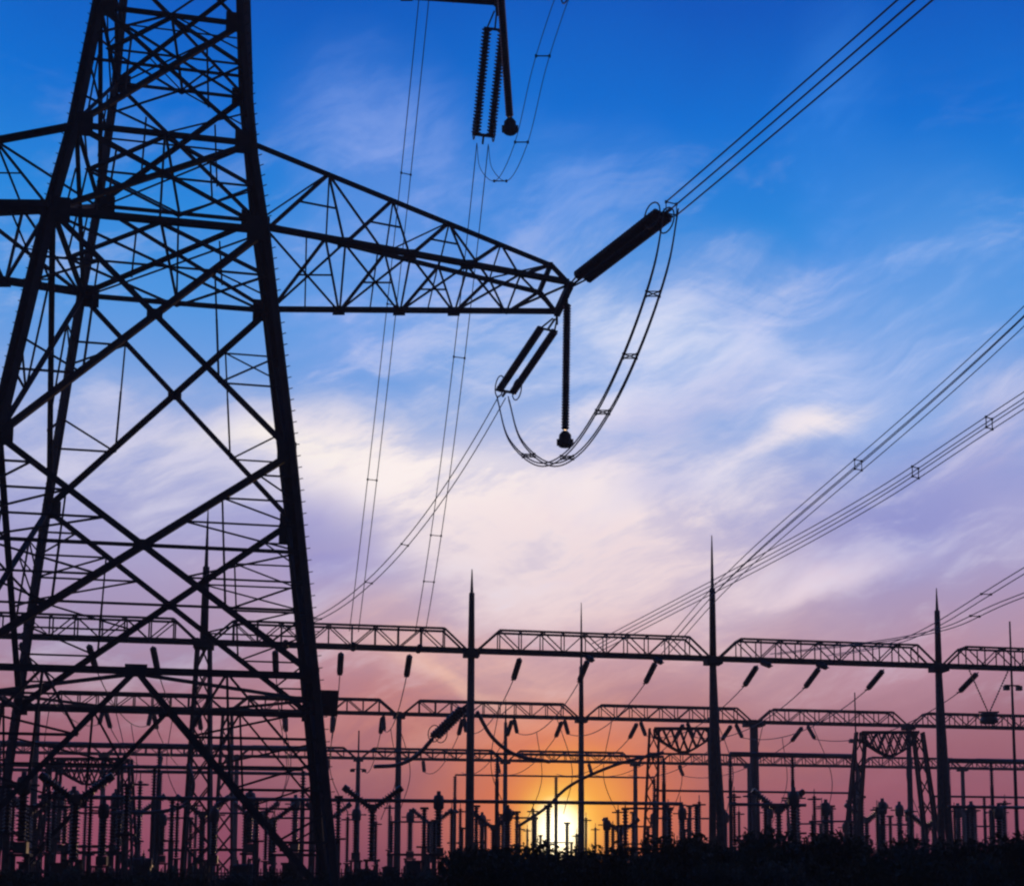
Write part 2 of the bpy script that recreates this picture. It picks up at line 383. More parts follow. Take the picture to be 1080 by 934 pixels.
def crossarm(side, z0, z1, Lr, t, label):
    """bottom chords level at z0, top chords drop from z1 at the body to the tip"""
    m = MB(); c = MB()
    h0, h1 = hw(z0), hw(z1)
    U0 = side*h0
    tipN, tipF = T(side*Lr, -t, z0), T(side*Lr, t, z0)
    tTopN, tTopF = T(side*(Lr-.9), -t*.9, z0 + 1.0), T(side*(Lr-.9), t*.9, z0 + 1.0)
    bN, bF, aN, aF = T(U0, -h0, z0), T(U0, h0, z0), T(side*h1, -h1, z1), T(side*h1, h1, z1)
    inn = Vector((0, 0, 1))
    c.ang(bN, tipN, .32, .06, (0, 0, 1)).ang(bF, tipF, .3, .06, (0, 0, 1)).ang(aN, tTopN, .24, .05, (0, 0, -1)).ang(aF, tTopF, .24, .05, (0, 0, -1))
    c.ang(tTopN, tipN, .2).ang(tTopF, tipF, .2).bar(tipN, tipF, .3, .35).bar(tTopN, tTopF, .2)
    n = 5
    fr = [0, .24, .45, .64, .82, 1]
    for (A0, A1, B0, B1) in ((bN, tipN, aN, tTopN), (bF, tipF, aF, tTopF)):
        for i in range(n):
            f0, f1 = fr[i], fr[i+1]
            if i: m.ang(A0.lerp(A1, f0), B0.lerp(B1, f0), .11)
            m.ang(A0.lerp(A1, f0), B0.lerp(B1, f1), .13)
            if i < 3:
                mid = A0.lerp(A1, f0).lerp(B0.lerp(B1, f1), .5); m.ang(mid, B0.lerp(B1, f1).lerp(A0.lerp(A1, f1), .5), .07)
    # bottom plane X bracing, top plane zigzag
    for i in range(n):
        f0, f1 = fr[i], fr[i+1]
        m.ang(bN.lerp(tipN, f0), bF.lerp(tipF, f1), .13, None, (0, 0, 1)); m.ang(bF.lerp(tipF, f0), bN.lerp(tipN, f1), .13, None, (0, 0, 1))
        m.ang(bN.lerp(tipN, f1), bF.lerp(tipF, f1), .10); fm = (f0 + f1) / 2
        if i < 3: m.ang(bN.lerp(tipN, fm), bF.lerp(tipF, fm), .07)
        m.ang(aN.lerp(tTopN, f0 if i % 2 else f1), aF.lerp(tTopF, f1 if i % 2 else f0), .09); m.ang(aN.lerp(tTopN, f1), aF.lerp(tTopF, f1), .08)
    o = tag(c.build('crossarm', STEEL, tower), label)
    m.build('arm_bracing', STEEL, o)
    MB().bar(tipN + Vector((-.1, 0, .15)), tipN + Vector((-.1, 0, -.55)), .5, .12).build('gusset_plate', STEEL, o)
    MB().bar(tipF + Vector((0, 0, .15)), tipF + Vector((0, 0, -.5)), .5, .12).build('gusset_plate', STEEL, o)
    for (A0, A1) in ((bN, tipN), (bF, tipF)):
        for f in fr[1:4]: q = A0.lerp(A1, f); MB().bar(q - Vector((.3, 0, -.05)), q + Vector((.3, 0, .05)), .05, .45).build('gusset_plate', STEEL, o)
    return tipN, tipF
tN, tF = crossarm(1, 29.46, 33.72, 18.35, 1.7, 'lower right crossarm, fully in view')
crossarm(-1, 29.46, 33.72, 18.35, 1.7, 'lower left crossarm running out of the picture')
p = at(537, 4, 64.0); ZU = p.z
HWz = ZU
uN, uF = crossarm(1, 45.3, 48.8, 15.2, 1.5, 'middle right crossarm above the picture')
crossarm(-1, 45.3, 48.8, 15.2, 1.5, 'middle left crossarm')
wN, wF = crossarm(1, 58.5, 61.5, 12.4, 1.3, 'top right crossarm'); crossarm(-1, 58.5, 61.5, 12.4, 1.3, 'top left crossarm')
# concrete feet
for k in range(4):
    q = corner(k, 0); MB().lathe(q - Vector((0, 0, .5)), q + Vector((0, 0, .45)), [(0, .8), (.7, .75), (.95, .55)], 12).build('foundation', CONC, tower)

print('TIPS', proj(tN), proj(tF), proj(uN), proj(uF), 'ZU', ZU)
for k in range(4): print('leg', k, [tuple(round(v) for v in proj(corner(k, z))) for z in (0, 9.7, 19.2, 29.46, 33.72, 39.66)])

# ---------------------------------------------------------------- tower insulators, jumpers and conductors
def catenary(a, b, sag, n=24):
    a, b = Vector(a), Vector(b); return [a.lerp(b, i/n) - Vector((0, 0, 4*sag*(i/n)*(1-i/n))) for i in range(n+1)]
def strain_set(a, b, label, gap=.6, rad=.17, step=.19):
    a, b = Vector(a), Vector(b); d = (b - a).normalized(); s = d.cross(Vector((0, 0, 1))).normalized() * gap / 2
    o = empty('insulator_set', a, label, 'insulator', 'strain insulator sets at the arm tips of the tower')
    ln = (b - a).length; p0, p1 = a + d*ln*.13, a + d*ln*.93
    for q in (-1, 1):
        MB().sheds(p0 + s*q, p1 + s*q, rad*.55, rad, step, 10).build('insulator_string', PORC, o, True)
        MB().tube([a + s*q*.3, p0 + s*q], .045, 6).build('link', STEEL, o)
    MB().bar(p0 - s*1.4, p0 + s*1.4, .14, .06).bar(p0, a, .08).build('yoke_plate', STEEL, o)
    MB().bar(p1 - s*1.5, p1 + s*1.5, .2, .08).bar(p1, b, .10).build('yoke_plate', STEEL, o)
    for q in (-1, 1): MB().ring(p1 - d*.3 + s*q*1.3, s, .55, .035).build('grading_ring', ALU, o, True)
    return o
def bundle(pts_list, r, label, spacers, cat='overhead wire', name='conductor_bundle', group='conductor bundles strung from the tower and lines'):
    o = empty(name, pts_list[0][0], label, cat, group)
    for pts in pts_list: MB().tube(pts, r, 5).build('wire', ALU, o, True)
    n = len(pts_list[0])
    for f in spacers:
        i = int(f*(n-1)); ps = [p[i] for p in pts_list]; m = MB()
        for a, b in zip(ps, ps[1:] + ([ps[0]] if len(ps) > 2 else [])): m.bar(a, b, .04)
        for q in ps: m.box(q, .1, .1, .1)
        m.build('spacer', STEEL, o)
    return o
def offs(pts, k, gap):                                          # parallel wires of a bundle
    d = (pts[-1] - pts[0]).normalized(); s = d.cross(Vector((0, 0, 1))).normalized()*gap/2; u = Vector((0, 0, gap/2))
    o = {2: [s, -s], 3: [s, -s, -u*1.5], 4: [s+u, -s+u, -s-u, s-u]}[k]
    return [[p + q for p in pts] for q in o]
def smooth(P, n=10):
    P = [Vector(p) for p in P]; P = [P[0]*2 - P[1]] + P + [P[-1]*2 - P[-2]]; out = []
    for i in range(1, len(P)-2):
        for k in range(n):
            t = k/n; a, b, c, d = P[i-1:i+3]
            out.append(.5*((2*b) + (c-a)*t + (2*a-5*b+4*c-d)*t*t + (3*b-a-3*c+d)*t**3))
    return out + [P[-2]]

# lower arm, line side (towards and over the viewpoint)
aN = tN + Vector((0, 0, -.1)); eN = at(708, 220, tN.y - 6.2)
strain_set(aN, eN, 'thick twin insulator string rising right from the lower crossarm tip', .6, .24, .17)
Pf = atz(958, 0, 29.3); dirL = (Pf - eN); far = eN + dirL*2.6
mid = [eN.lerp(far, i/30) - Vector((0, 0, 4*.2*(i/30)*(1 - i/30))) for i in range(31)]
bundle(offs(mid, 4, .5), .035, 'four-wire bundle climbing to the upper right corner of the sky', (.03, .6, .9))
# lower arm, substation side
aF_ = tF + Vector((-.1, 0, -.3)); eF = at(530, 418, tF.y + 5.2)
strain_set(aF_, eF, 'paired insulator strings slanting down left from the lower crossarm tip', .78, .21, .15)
# jumper hanger
hp = tN.lerp(tF, .45) + Vector((.15, 0, 0)); hb = at(596, 460, hp.y)
def hanger(a, b, label):
    o = empty('jumper_hanger', a, label, 'insulator', 'jumper hangers under the crossarm tips')
    a = Vector(a); b = Vector(b)
    MB().sheds(a.lerp(b, .05), a.lerp(b, .95), .15, .205, .14, 10).build('insulator_string', PORC, o, True)
    MB().tube([a, a.lerp(b, .06)], .06).build('link', STEEL, o)
    MB().lathe(b + Vector((0, 0, .25)), b + Vector((0, 0, -.5)), [(0, .14), (.2, .3), (.7, .34), (.75, .3)], 10).box(b - Vector((0, 0, .3)), .8, .25, .26).build('weight', STEEL, o)
hanger(hp, hb, 'vertical insulator rod with a weight hanging under the lower crossarm tip')
eN2 = eN
P = [eN2, at(697, 280, eN.y + .3), at(672, 355, eN.y + 1.2), at(640, 425, eN.y + 2.6), at(606, 474, hp.y - .3), at(574, 488, hp.y + 1.5), at(543, 462, hp.y + 3.6), eF]
jp = smooth(P, 8)
bundle(offs(jp, 2, .62) if False else [[p + Vector((q, 0, 0)) for p in jp] for q in (-.3, .3)] + [[p + Vector((q, .5, 0)) for p in jp] for q in (-.3, .3)], .036,
       'looping jumper cables sagging below the lower crossarm tip', (.2, .33, .46, .62, .8), 'jumper cable', 'jumper_loop', 'jumper loops under the crossarm tips')

# gantry geometry, needed for the far ends of the wires
ZG = 16.0
G1 = [atz(215, 677, ZG), atz(990, 702, ZG)]
gdir = (G1[1] - G1[0]); gdir.z = 0; glen = gdir.length; gdir.normalize(); gper = Vector((-gdir.y, gdir.x, 0))
def g_at(P0, px):                           # point of a gantry line (P0 + s*gdir) seen at photo column px
    lo, hi = -200., 200.
    for _ in range(60):
        m = (lo+hi)/2; x = proj(P0 + gdir*m)[0]
        if x < px: lo = m
        else: hi = m
    return P0 + gdir*lo
L1 = G1[0]; L2 = atz(613, 757, ZG); L3 = atz(613, 803, ZG)
print('gantry yaw', math.degrees(math.atan2(gdir.y, gdir.x)), 'depth', L1.y, L2.y, L3.y, 'spacing', [(g_at(L1, b) - g_at(L1, a)).length for a, b in ((215, 497), (497, 752), (752, 990))])
up1 = Vector((0, 0, .15))
def gnear(px): return g_at(L1, px) - gper*.7
# lower arm bundle to gantry
e = gnear(302); b_ = e - gper*1.5 + Vector((0, 0, .6))
bundle(offs(catenary(eF, b_, 2.6), 2, .5), .028, 'wire pair slanting down left from the lower crossarm insulators', (.42, .6, .85))
# middle arm
mtop = at(520, -12, uF.y); m0 = uF + Vector((0, 0, -.4)); me_ = at(509, 152, uF.y + 4.5)
strain_set(m0, me_, 'paired insulator strings hanging at the top edge, left of the tall rod', .8, .27, .17)
mh = uN.lerp(uF, .6); hanger(mh, at(538, 130, mh.y), 'vertical insulator rod with a weight at the top edge of the picture')
cat2 = catenary(me_, gnear(440) - gper*1.5 + Vector((0, 0, .6)), 2.2)
bundle(offs(cat2, 2, .62), .026, 'wire pair falling from the top edge insulators to the nearest gantry', (.36, .72, .86))
mline = at(596, -10, uN.y - 7)
strain_set(uN, mline, 'insulator strings of the middle crossarm above the top edge', .55, .2, .2)
P = [mline, at(585, 20, uN.y - 6), at(568, 75, uN.y - 4), at(550, 150, uN.y - 1), at(530, 190, uN.y + 2), at(513, 178, uN.y + 4), me_]
bundle([[p + Vector((q, 0, 0)) for p in smooth(P, 8)] for q in (-.3, .3)], .018, 'faint looping jumper cables below the top edge insulators', (.3, .5, .7), 'jumper cable', 'jumper_loop', 'jumper loops under the crossarm tips')
# top arm
te = wF + gper*4.5 - Vector((0, 0, 3.4))
strain_set(wF, te, 'insulator strings of the top crossarm, above the picture', .62, .15, .2)
tp = at(443, 6, wF.y + 5.5)
bundle(offs(catenary(te, gnear(372) - gper*1.5 + Vector((0, 0, .6)), 1.6), 2, .55), .026, 'leftmost wire pair falling from the top edge, spacer halfway down', (.36, .5, .77))
# incoming bundles from the right
for (p0, p1, pe, s, sp, lab) in (((1068, 345), (790, 590), 688, 1.2, (.52, .7, .86), 'steep wire bundle from the right edge passing above the tallest thin mast'),
                      ((1068, 430), (880, 550), 617, 1.2, (.5, .66, .8), 'lower wire bundle from the right edge ending near the middle gantry span'),
                      ((1078, 603), (960, 672), 858, .8, (.6, .8), 'short wire bundle low at the right edge above the gantry beam'),
                      ((1078, 628), (975, 668), 800, .8, (.55, .75), 'lowest wire bundle at the right edge')):
    E = gnear(pe) - gper*2.4 + Vector((0, 0, -.1))
    S = at(p0[0], p0[1], 62); S2 = E + (S - E)*1.75 + Vector((0, 0, 1.5))
    Mid = at(p1[0], p1[1], lerp(62, E.y, (p1[0]-p0[0])/(proj(E)[0]-p0[0])**1 * .8))
    pts = smooth([E, Mid, S, S2], 12)
    bundle(offs(pts, 4 if p0[1] < 500 else 2, .5), .026, lab, sp)

# ---------------------------------------------------------------- substation gantries
def shed_string(a, b, label, group, rad=.16, gap=.0):
    a, b = Vector(a), Vector(b); d = (b-a).normalized(); o = empty('insulator_string', a, label, 'insulator', group)
    s = d.cross(Vector((0, 0, 1))).normalized()
    MB().sheds(a.lerp(b, .1), a.lerp(b, .92), .07, rad, .18, 8).build('porcelain_discs', PORC, o, True)
    MB().tube([a, a.lerp(b, .1)], .04).bar(b - s*.16, b + s*.16, .07).tube([a.lerp(b, .9), b], .05).build('fitting', STEEL, o)
    return o
ROW = ['nearest gantry row', 'second gantry row', 'farthest gantry row']
def column(P, rod, style, label, w, row):
    base = Vector((P.x, P.y, 0)); o = empty('gantry_column', base, label, 'gantry column', 'columns of the ' + ROW[row])
    top = Vector((P.x, P.y, ZG + .2))
    if style == 'A':
        q = gdir*.62
        MB().lathe(base - q*.35, top, [(0, w*.44), (ZG*.6, w*.42), (ZG + .2, w*.42)], 10).build('shaft', CONC, o, True)
        MB().lathe(base + q*.95, top - Vector((0, 0, .6)), [(0, w*.5), (ZG - .5, w*.38)], 10).build('raking_leg', CONC, o, True)
        m = MB()
        for f in (.25, .5, .72): m.bar(base.lerp(top, f) - q*.3*(1-f), base.lerp(top, f) + q*1.05*(1-f), .14)
        m.build('tie_bar', STEEL2, o)
    elif style == 'L':
        m = MB(); hwb, hwt = .85, .35
        cs = lambda k, t: base.lerp(top, t) + (gdir*((-1, 1, 1, -1)[k]) + gper*((-1, -1, 1, 1)[k])) * lerp(hwb, hwt, t)
        for k in range(4): m.bar(cs(k, 0), cs(k, 1), .2)
        m.build('shaft', STEEL2, o); m = MB()
        for k in range(4):
            for j in range(9): m.bar(cs(k, j/9), cs(k+1 if k < 3 else 0, (j+1)/9), .09); m.bar(cs((k+1) % 4, j/9), cs(k, (j+1)/9), .09)
        m.build('lacing', STEEL2, o)
    else:
        MB().lathe(base, top, [(0, w*.58), (ZG*.5, w*.5), (ZG + .2, w*.42)], 12).build('shaft', CONC, o, True)
    MB().box(top + Vector((0, 0, -.35)), w*1.9, w*1.9, .5, math.atan2(gdir.y, gdir.x)).build('bracket', STEEL2, o)
    if rod:
        MB().lathe(top - Vector((0, 0, .1)), top + Vector((0, 0, rod)), [(0, w*.42), (min(rod*.7, 4.6), w*.34), (min(rod*.7, 4.6) + .05, w*.2), (rod*.85, .07), (rod, .03)], 8).build('lightning_rod', STEEL2, o, True)
    return o
def beam(A, B, label, row, h=1.3, hwid=.55, k=1.0):
    A, B = Vector(A), Vector(B); o = empty('gantry_beam', A, label, 'gantry beam', 'beams of the ' + ROW[row])
    d = (B - A); ln = d.length; d.normalize(); n = max(6, round(ln / 1.5)); c = MB(); w = MB(); p = gper*hwid; up = Vector((0, 0, h))
    a, b = A + d*.35, B - d*.35
    for q in (p, -p):
        c.bar(a + q, b + q, .19*k)
        c.bar(a + q + d*1.4 + up, b + q - d*1.4 + up, .13*k); c.bar(a + q, a + q + d*1.4 + up, .12*k); c.bar(b + q, b + q - d*1.4 + up, .12*k)
        L_ = (b - a).length - 2.8
        for i in range(n - 1):
            f0, f1 = i/(n-2) if n > 2 else 0, (i+1)/(n-2)
            P0, P1 = a + d*(1.4 + L_*min(1, f0)), a + d*(1.4 + L_*min(1, f1))
            w.bar(P0 + q, P0 + q + up, .075*k)
            if f1 <= 1.001: w.bar((P0 if i % 2 else P1) + q, (P1 if i % 2 else P0) + q + up, .07*k)
    for i in range(n + 1):
        P0 = a.lerp(b, i/n); w.bar(P0 + p, P0 - p, .08*k)
        if i < n: w.bar(P0 + p, a.lerp(b, (i+1)/n) - p, .06*k)
        if 1 <= i < n: w.bar(P0 + p + up, P0 - p + up, .07*k); 
    c.build('chords', STEEL2, o); w.build('lacing', STEEL2, o)
    return o
cols1 = [(215, 8.3, 'L', .62), (497, 5.2, 'P', .52), (752, 8.2, 'A', .56), (990, 5.3, 'A', .56)]
sp1 = glen / 3
allc = []
for i, (px, rod, sty, w) in enumerate(cols1):
    P = L1 + gdir*sp1*i if i in (0, 3) else g_at(L1, px)
    desc = {215: 'tall lattice column with a long lightning rod, seen through the tower', 497: 'plain round column with a blunt rod in the middle of the nearest gantry row',
            752: 'splayed column with the tallest thin rod in the nearest gantry row', 990: 'splayed column with a short rod toward the right edge'}[px]
    column(P, rod, sty, desc, w, 0); allc.append(P)
pL = g_at(L1, -60); pR = g_at(L1, 1215)
column(pL, 5, 'L', 'gantry column just beyond the left edge', .6, 0); column(pR, 5, 'A', 'gantry column just beyond the right edge', .56, 0)
nodes1 = [pL] + allc + [pR]
bl = ['seen through the lower legs of the tower', 'between the lattice column and the plain round column', 'between the plain round column and the tallest thin rod',
      'between the two splayed columns', 'running out of the picture at the right']
for i, (A, B) in enumerate(zip(nodes1, nodes1[1:])): beam(A, B, 'truss beam of the nearest gantry row ' + bl[i], 0)
cols2 = [40, 240, 421, 613, 795, 958, 1105]
N2 = [g_at(L2, x) for x in cols2]
for i, P in enumerate(N2):
    if not -30 < cols2[i] < 1110: continue
    column(P, {613: 10.5, 40: 0, 421: 0}.get(cols2[i], 0) or 0, 'L' if cols2[i] in (240,) else 'P', 'slender column of the second gantry row, ' + nth(i, 7), .55 if cols2[i] != 795 else .9, 1)
pl2 = g_at(L2, -150)
nn = [pl2] + N2
for i, (A, B) in enumerate(zip(nn, nn[1:])): beam(A, B, 'truss beam of the second gantry row, %s' % nth(i, 7), 1, 1.2, .55, 1.15)
cols3 = [-35, 110, 250, 378, 533, 670, 790, 905, 1015, 1120]
N3 = [g_at(L3, x) for x in cols3]
for i, P in enumerate(N3[1:-1]): column(P, 7.5 if cols3[i+1] == 533 else 0, 'P', 'thin column of the farthest gantry row, ' + nth(i, 8), .6, 2)
for i, (A, B) in enumerate(zip(N3, N3[1:])): beam(A, B, 'truss beam of the farthest gantry row, ' + nth(i, 9), 2, 1.2, .55, 1.4)

# strain bus strings and wires between the gantry rows
ph1 = [20, 92, 160, 290, 360, 433, 550, 622, 694, 802, 868, 936, 1036]
fs = Vector((0, 0, -.25))
def phase_u(P0, P): return (P - P0).dot(gdir)
s1 = []
for i, px in enumerate(ph1):
    P = g_at(L1, px) + gper*.6 + fs; E = P + gper*3.0 + Vector((0, 0, -1.0))
    shed_string(P, E, 'slanting insulator string under the nearest gantry beam, ' + nth(i, len(ph1)), 'insulator strings on the far side of the nearest gantry', .21); s1.append(E)
s2 = []
for i, E in enumerate(s1):
    P2 = L2 + gdir*((E - L2).dot(gdir)) - gper*.6 + fs
    P2 = Vector((P2.x, P2.y, ZG - .25)); E2 = P2 - gper*2.0 + Vector((0, 0, -1.5))
    shed_string(P2, E2, 'insulator string on the near side of the second gantry, ' + nth(i, len(s1)), 'insulator strings on the near side of the second gantry', .2)
    wv = catenary(E, E2, 1.3, 16); o = tag(MB().tube(wv, .035, 5).build('bus_wire', ALU, None, True), 'sagging bus wire between the two nearer gantries, ' + nth(i, len(s1)), 'overhead wire', 'bus wires strung between the two nearer gantries')
    s2.append((wv, P2))
# second row far side strings and wires to the third
for i, (wv, P2) in enumerate(s2):
    P = P2 + gper*1.2; E = P + gper*3.2 + Vector((0, 0, -1.1))
    shed_string(P, E, 'insulator string under the second gantry beam, ' + nth(i, len(s2)), 'insulator strings on the far side of the second gantry', .22)
    P3 = L3 + gdir*((E - L3).dot(gdir)) - gper*.6; P3.z = ZG - .25; E3 = P3 - gper*2.0 + Vector((0, 0, -1.5))
    if i % 2 == 0: shed_string(P3, E3, 'small insulator string on the farthest gantry, ' + nth(i//2, 7), 'insulator strings on the farthest gantry', .24)
    tag(MB().tube(catenary(E, E3, 1.4, 14), .04, 5).build('bus_wire', ALU, None, True), 'sagging bus wire between the two farther gantries, ' + nth(i, len(s2)), 'overhead wire', 'bus wires strung between the two farther gantries')
# line side strings (towards the viewpoint) on the nearest gantry
ln_ = [(302, 'where the tower wires land behind its right leg'), (372, 'left of the plain round column, first'), (440, 'left of the plain round column, second'), (617, 'right of the plain round column'),
       (688, 'left of the tallest thin rod'), (800, 'right of the tallest thin rod'), (858, 'middle of the span between the splayed columns')]
for px, lb in ln_:
    P = g_at(L1, px) - gper*.6 + fs; E = P - gper*1.8 + Vector((0, 0, .05 if px < 500 else -.5))
    shed_string(P, E, 'near side insulator string of the gantry, ' + lb, 'insulator strings on the near side of the nearest gantry', .19)
for i, (wv, _) in enumerate(s2):             # droppers from the bus wires to the apparatus
    a = wv[4 + (i % 3)]; b = Vector((a.x + .6, a.y + 2 - (i % 2)*4, 6.2)); c_ = a.lerp(b, .5) + Vector((.9 if i % 2 else -.9, 0, -.4))
    tag(MB().tube(smooth([a, c_, b], 8), .03, 5).build('dropper_wire', ALU, None, True), 'thin dropper wire falling from the bus wires, ' + nth(i, len(s2)), 'overhead wire', 'dropper wires below the bus wires')
    a = wv[10]; b = Vector((a.x - .8, a.y + 1, 6.2))
    if i % 2: tag(MB().tube(smooth([a, a.lerp(b, .5) + Vector((.8, 0, -.3)), b], 8), .03, 5).build('dropper_wire', ALU, None, True), 'thin dropper wire close before the second gantry, ' + nth(i//2, 6), 'overhead wire', 'dropper wires near the second gantry')

# hanging wave trap near the right edge
wt = at(1043, 757, g_at(L1, 1043).y); o = empty('wave_trap', wt, 'squat drum hanging on two slanting wires near the right edge', 'line trap')
MB().lathe(wt + Vector((0, 0, .38)), wt - Vector((0, 0, .38)), [(0, .35), (.06, .62), (.2, .62), (.22, .55), (.4, .55), (.42, .62), (.7, .62), (.76, .4)], 14).build('drum', PAINT, o, True)
for q in (1022, 1063): MB().sheds(wt + Vector((0, 0, .3)), g_at(L1, q) - Vector((0, 0, .2)), .03, .07, .2, 6).build('hanger', PORC, o)
MB().bar(wt + Vector((-.7, 0, .42)), wt + Vector((.7, 0, .42)), .1).build('yoke', STEEL2, o)

# thick cable runs crossing the yard at mid height
def cable(P, r, label):
    tag(MB().tube(smooth(P, 10), r, 8).build('bus_cable', ALU, None, True), label, 'cable', 'thick bus cables in the yard')
A = at(494, 742, 88); B = at(456, 779, 90)
strain_set(A, B, 'thick dark insulator pair slanting down left from the plain round column', .5, .25, .22)
cable([B, at(440, 796, 91), at(420, 806, 92), at(395, 808, 93)], .14, 'thick cable running left from the slanting insulator pair')
cable([at(503, 750, 89), at(520, 778, 90), at(545, 796, 91), at(580, 803, 92)], .13, 'thick cable sagging right from the plain round column')
cable([at(545, 872, 92), at(575, 852, 93), at(603, 827, 94), at(650, 806, 95), at(700, 793, 96)], .11, 'thick curved cable rising right just above the sun')
cable([at(120, 856, 80), at(165, 856, 80), at(195, 848, 80), at(204, 828, 80), at(198, 805, 80)], .11, 'curved cable bending up behind the tower')

# lattice portals
def portal(xl, xr, ytop, Y, label, lean, h=None):
    PL, PR = at(xl, ytop, Y), at(xr, ytop, Y + (xr-xl)*.012); o = empty('lattice_portal', (PL.x, PL.y, 0), label, 'lattice frame', 'lattice portals in the yard')
    for P, s in ((PL, -1), (PR, 1)):
        m = MB(); b0 = Vector((P.x + s*lean, P.y, 0)); 
        cs = lambda k, t: b0.lerp(P, t) + Vector((((-1, 1, 1, -1)[k])*lerp(.55, .35, t), ((-1, -1, 1, 1)[k])*lerp(.55, .35, t), 0))
        for k in range(4):
            m.bar(cs(k, 0), cs(k, 1), .17)
            for j in range(8): m.bar(cs(k, j/8), cs((k+1) % 4, (j+1)/8), .09)
        m.build('leg', STEEL2, o)
    m = MB(); n = 7; H = 2.4
    for q in (-.4, .4):
        a, b = PL + Vector((0, q, 0)), PR + Vector((0, q, 0))
        m.bar(a, b, .16)
        low = lambda t: a.lerp(b, t) - Vector((0, 0, H*(1 - abs(2*t - 1)**1.2)*.55 + .6))
        m.bar(a, low(0), .12)
        for i in range(n):
            m.bar(low(i/n), low((i+1)/n), .13); m.bar(a.lerp(b, i/n), low((i+1)/n), .1); m.bar(low(i/n), a.lerp(b, (i+1)/n), .1)
    m.build('crown_truss', STEEL2, o)
    return o
portal(690, 752, 768, 104, 'lattice portal right of the sun with a truss crown', .5)
portal(908, 968, 772, 104, 'lattice portal with a strongly leaning right leg', 1.3)
portal(58, 132, 800, 96, 'lattice portal seen through the foot of the tower', .6)

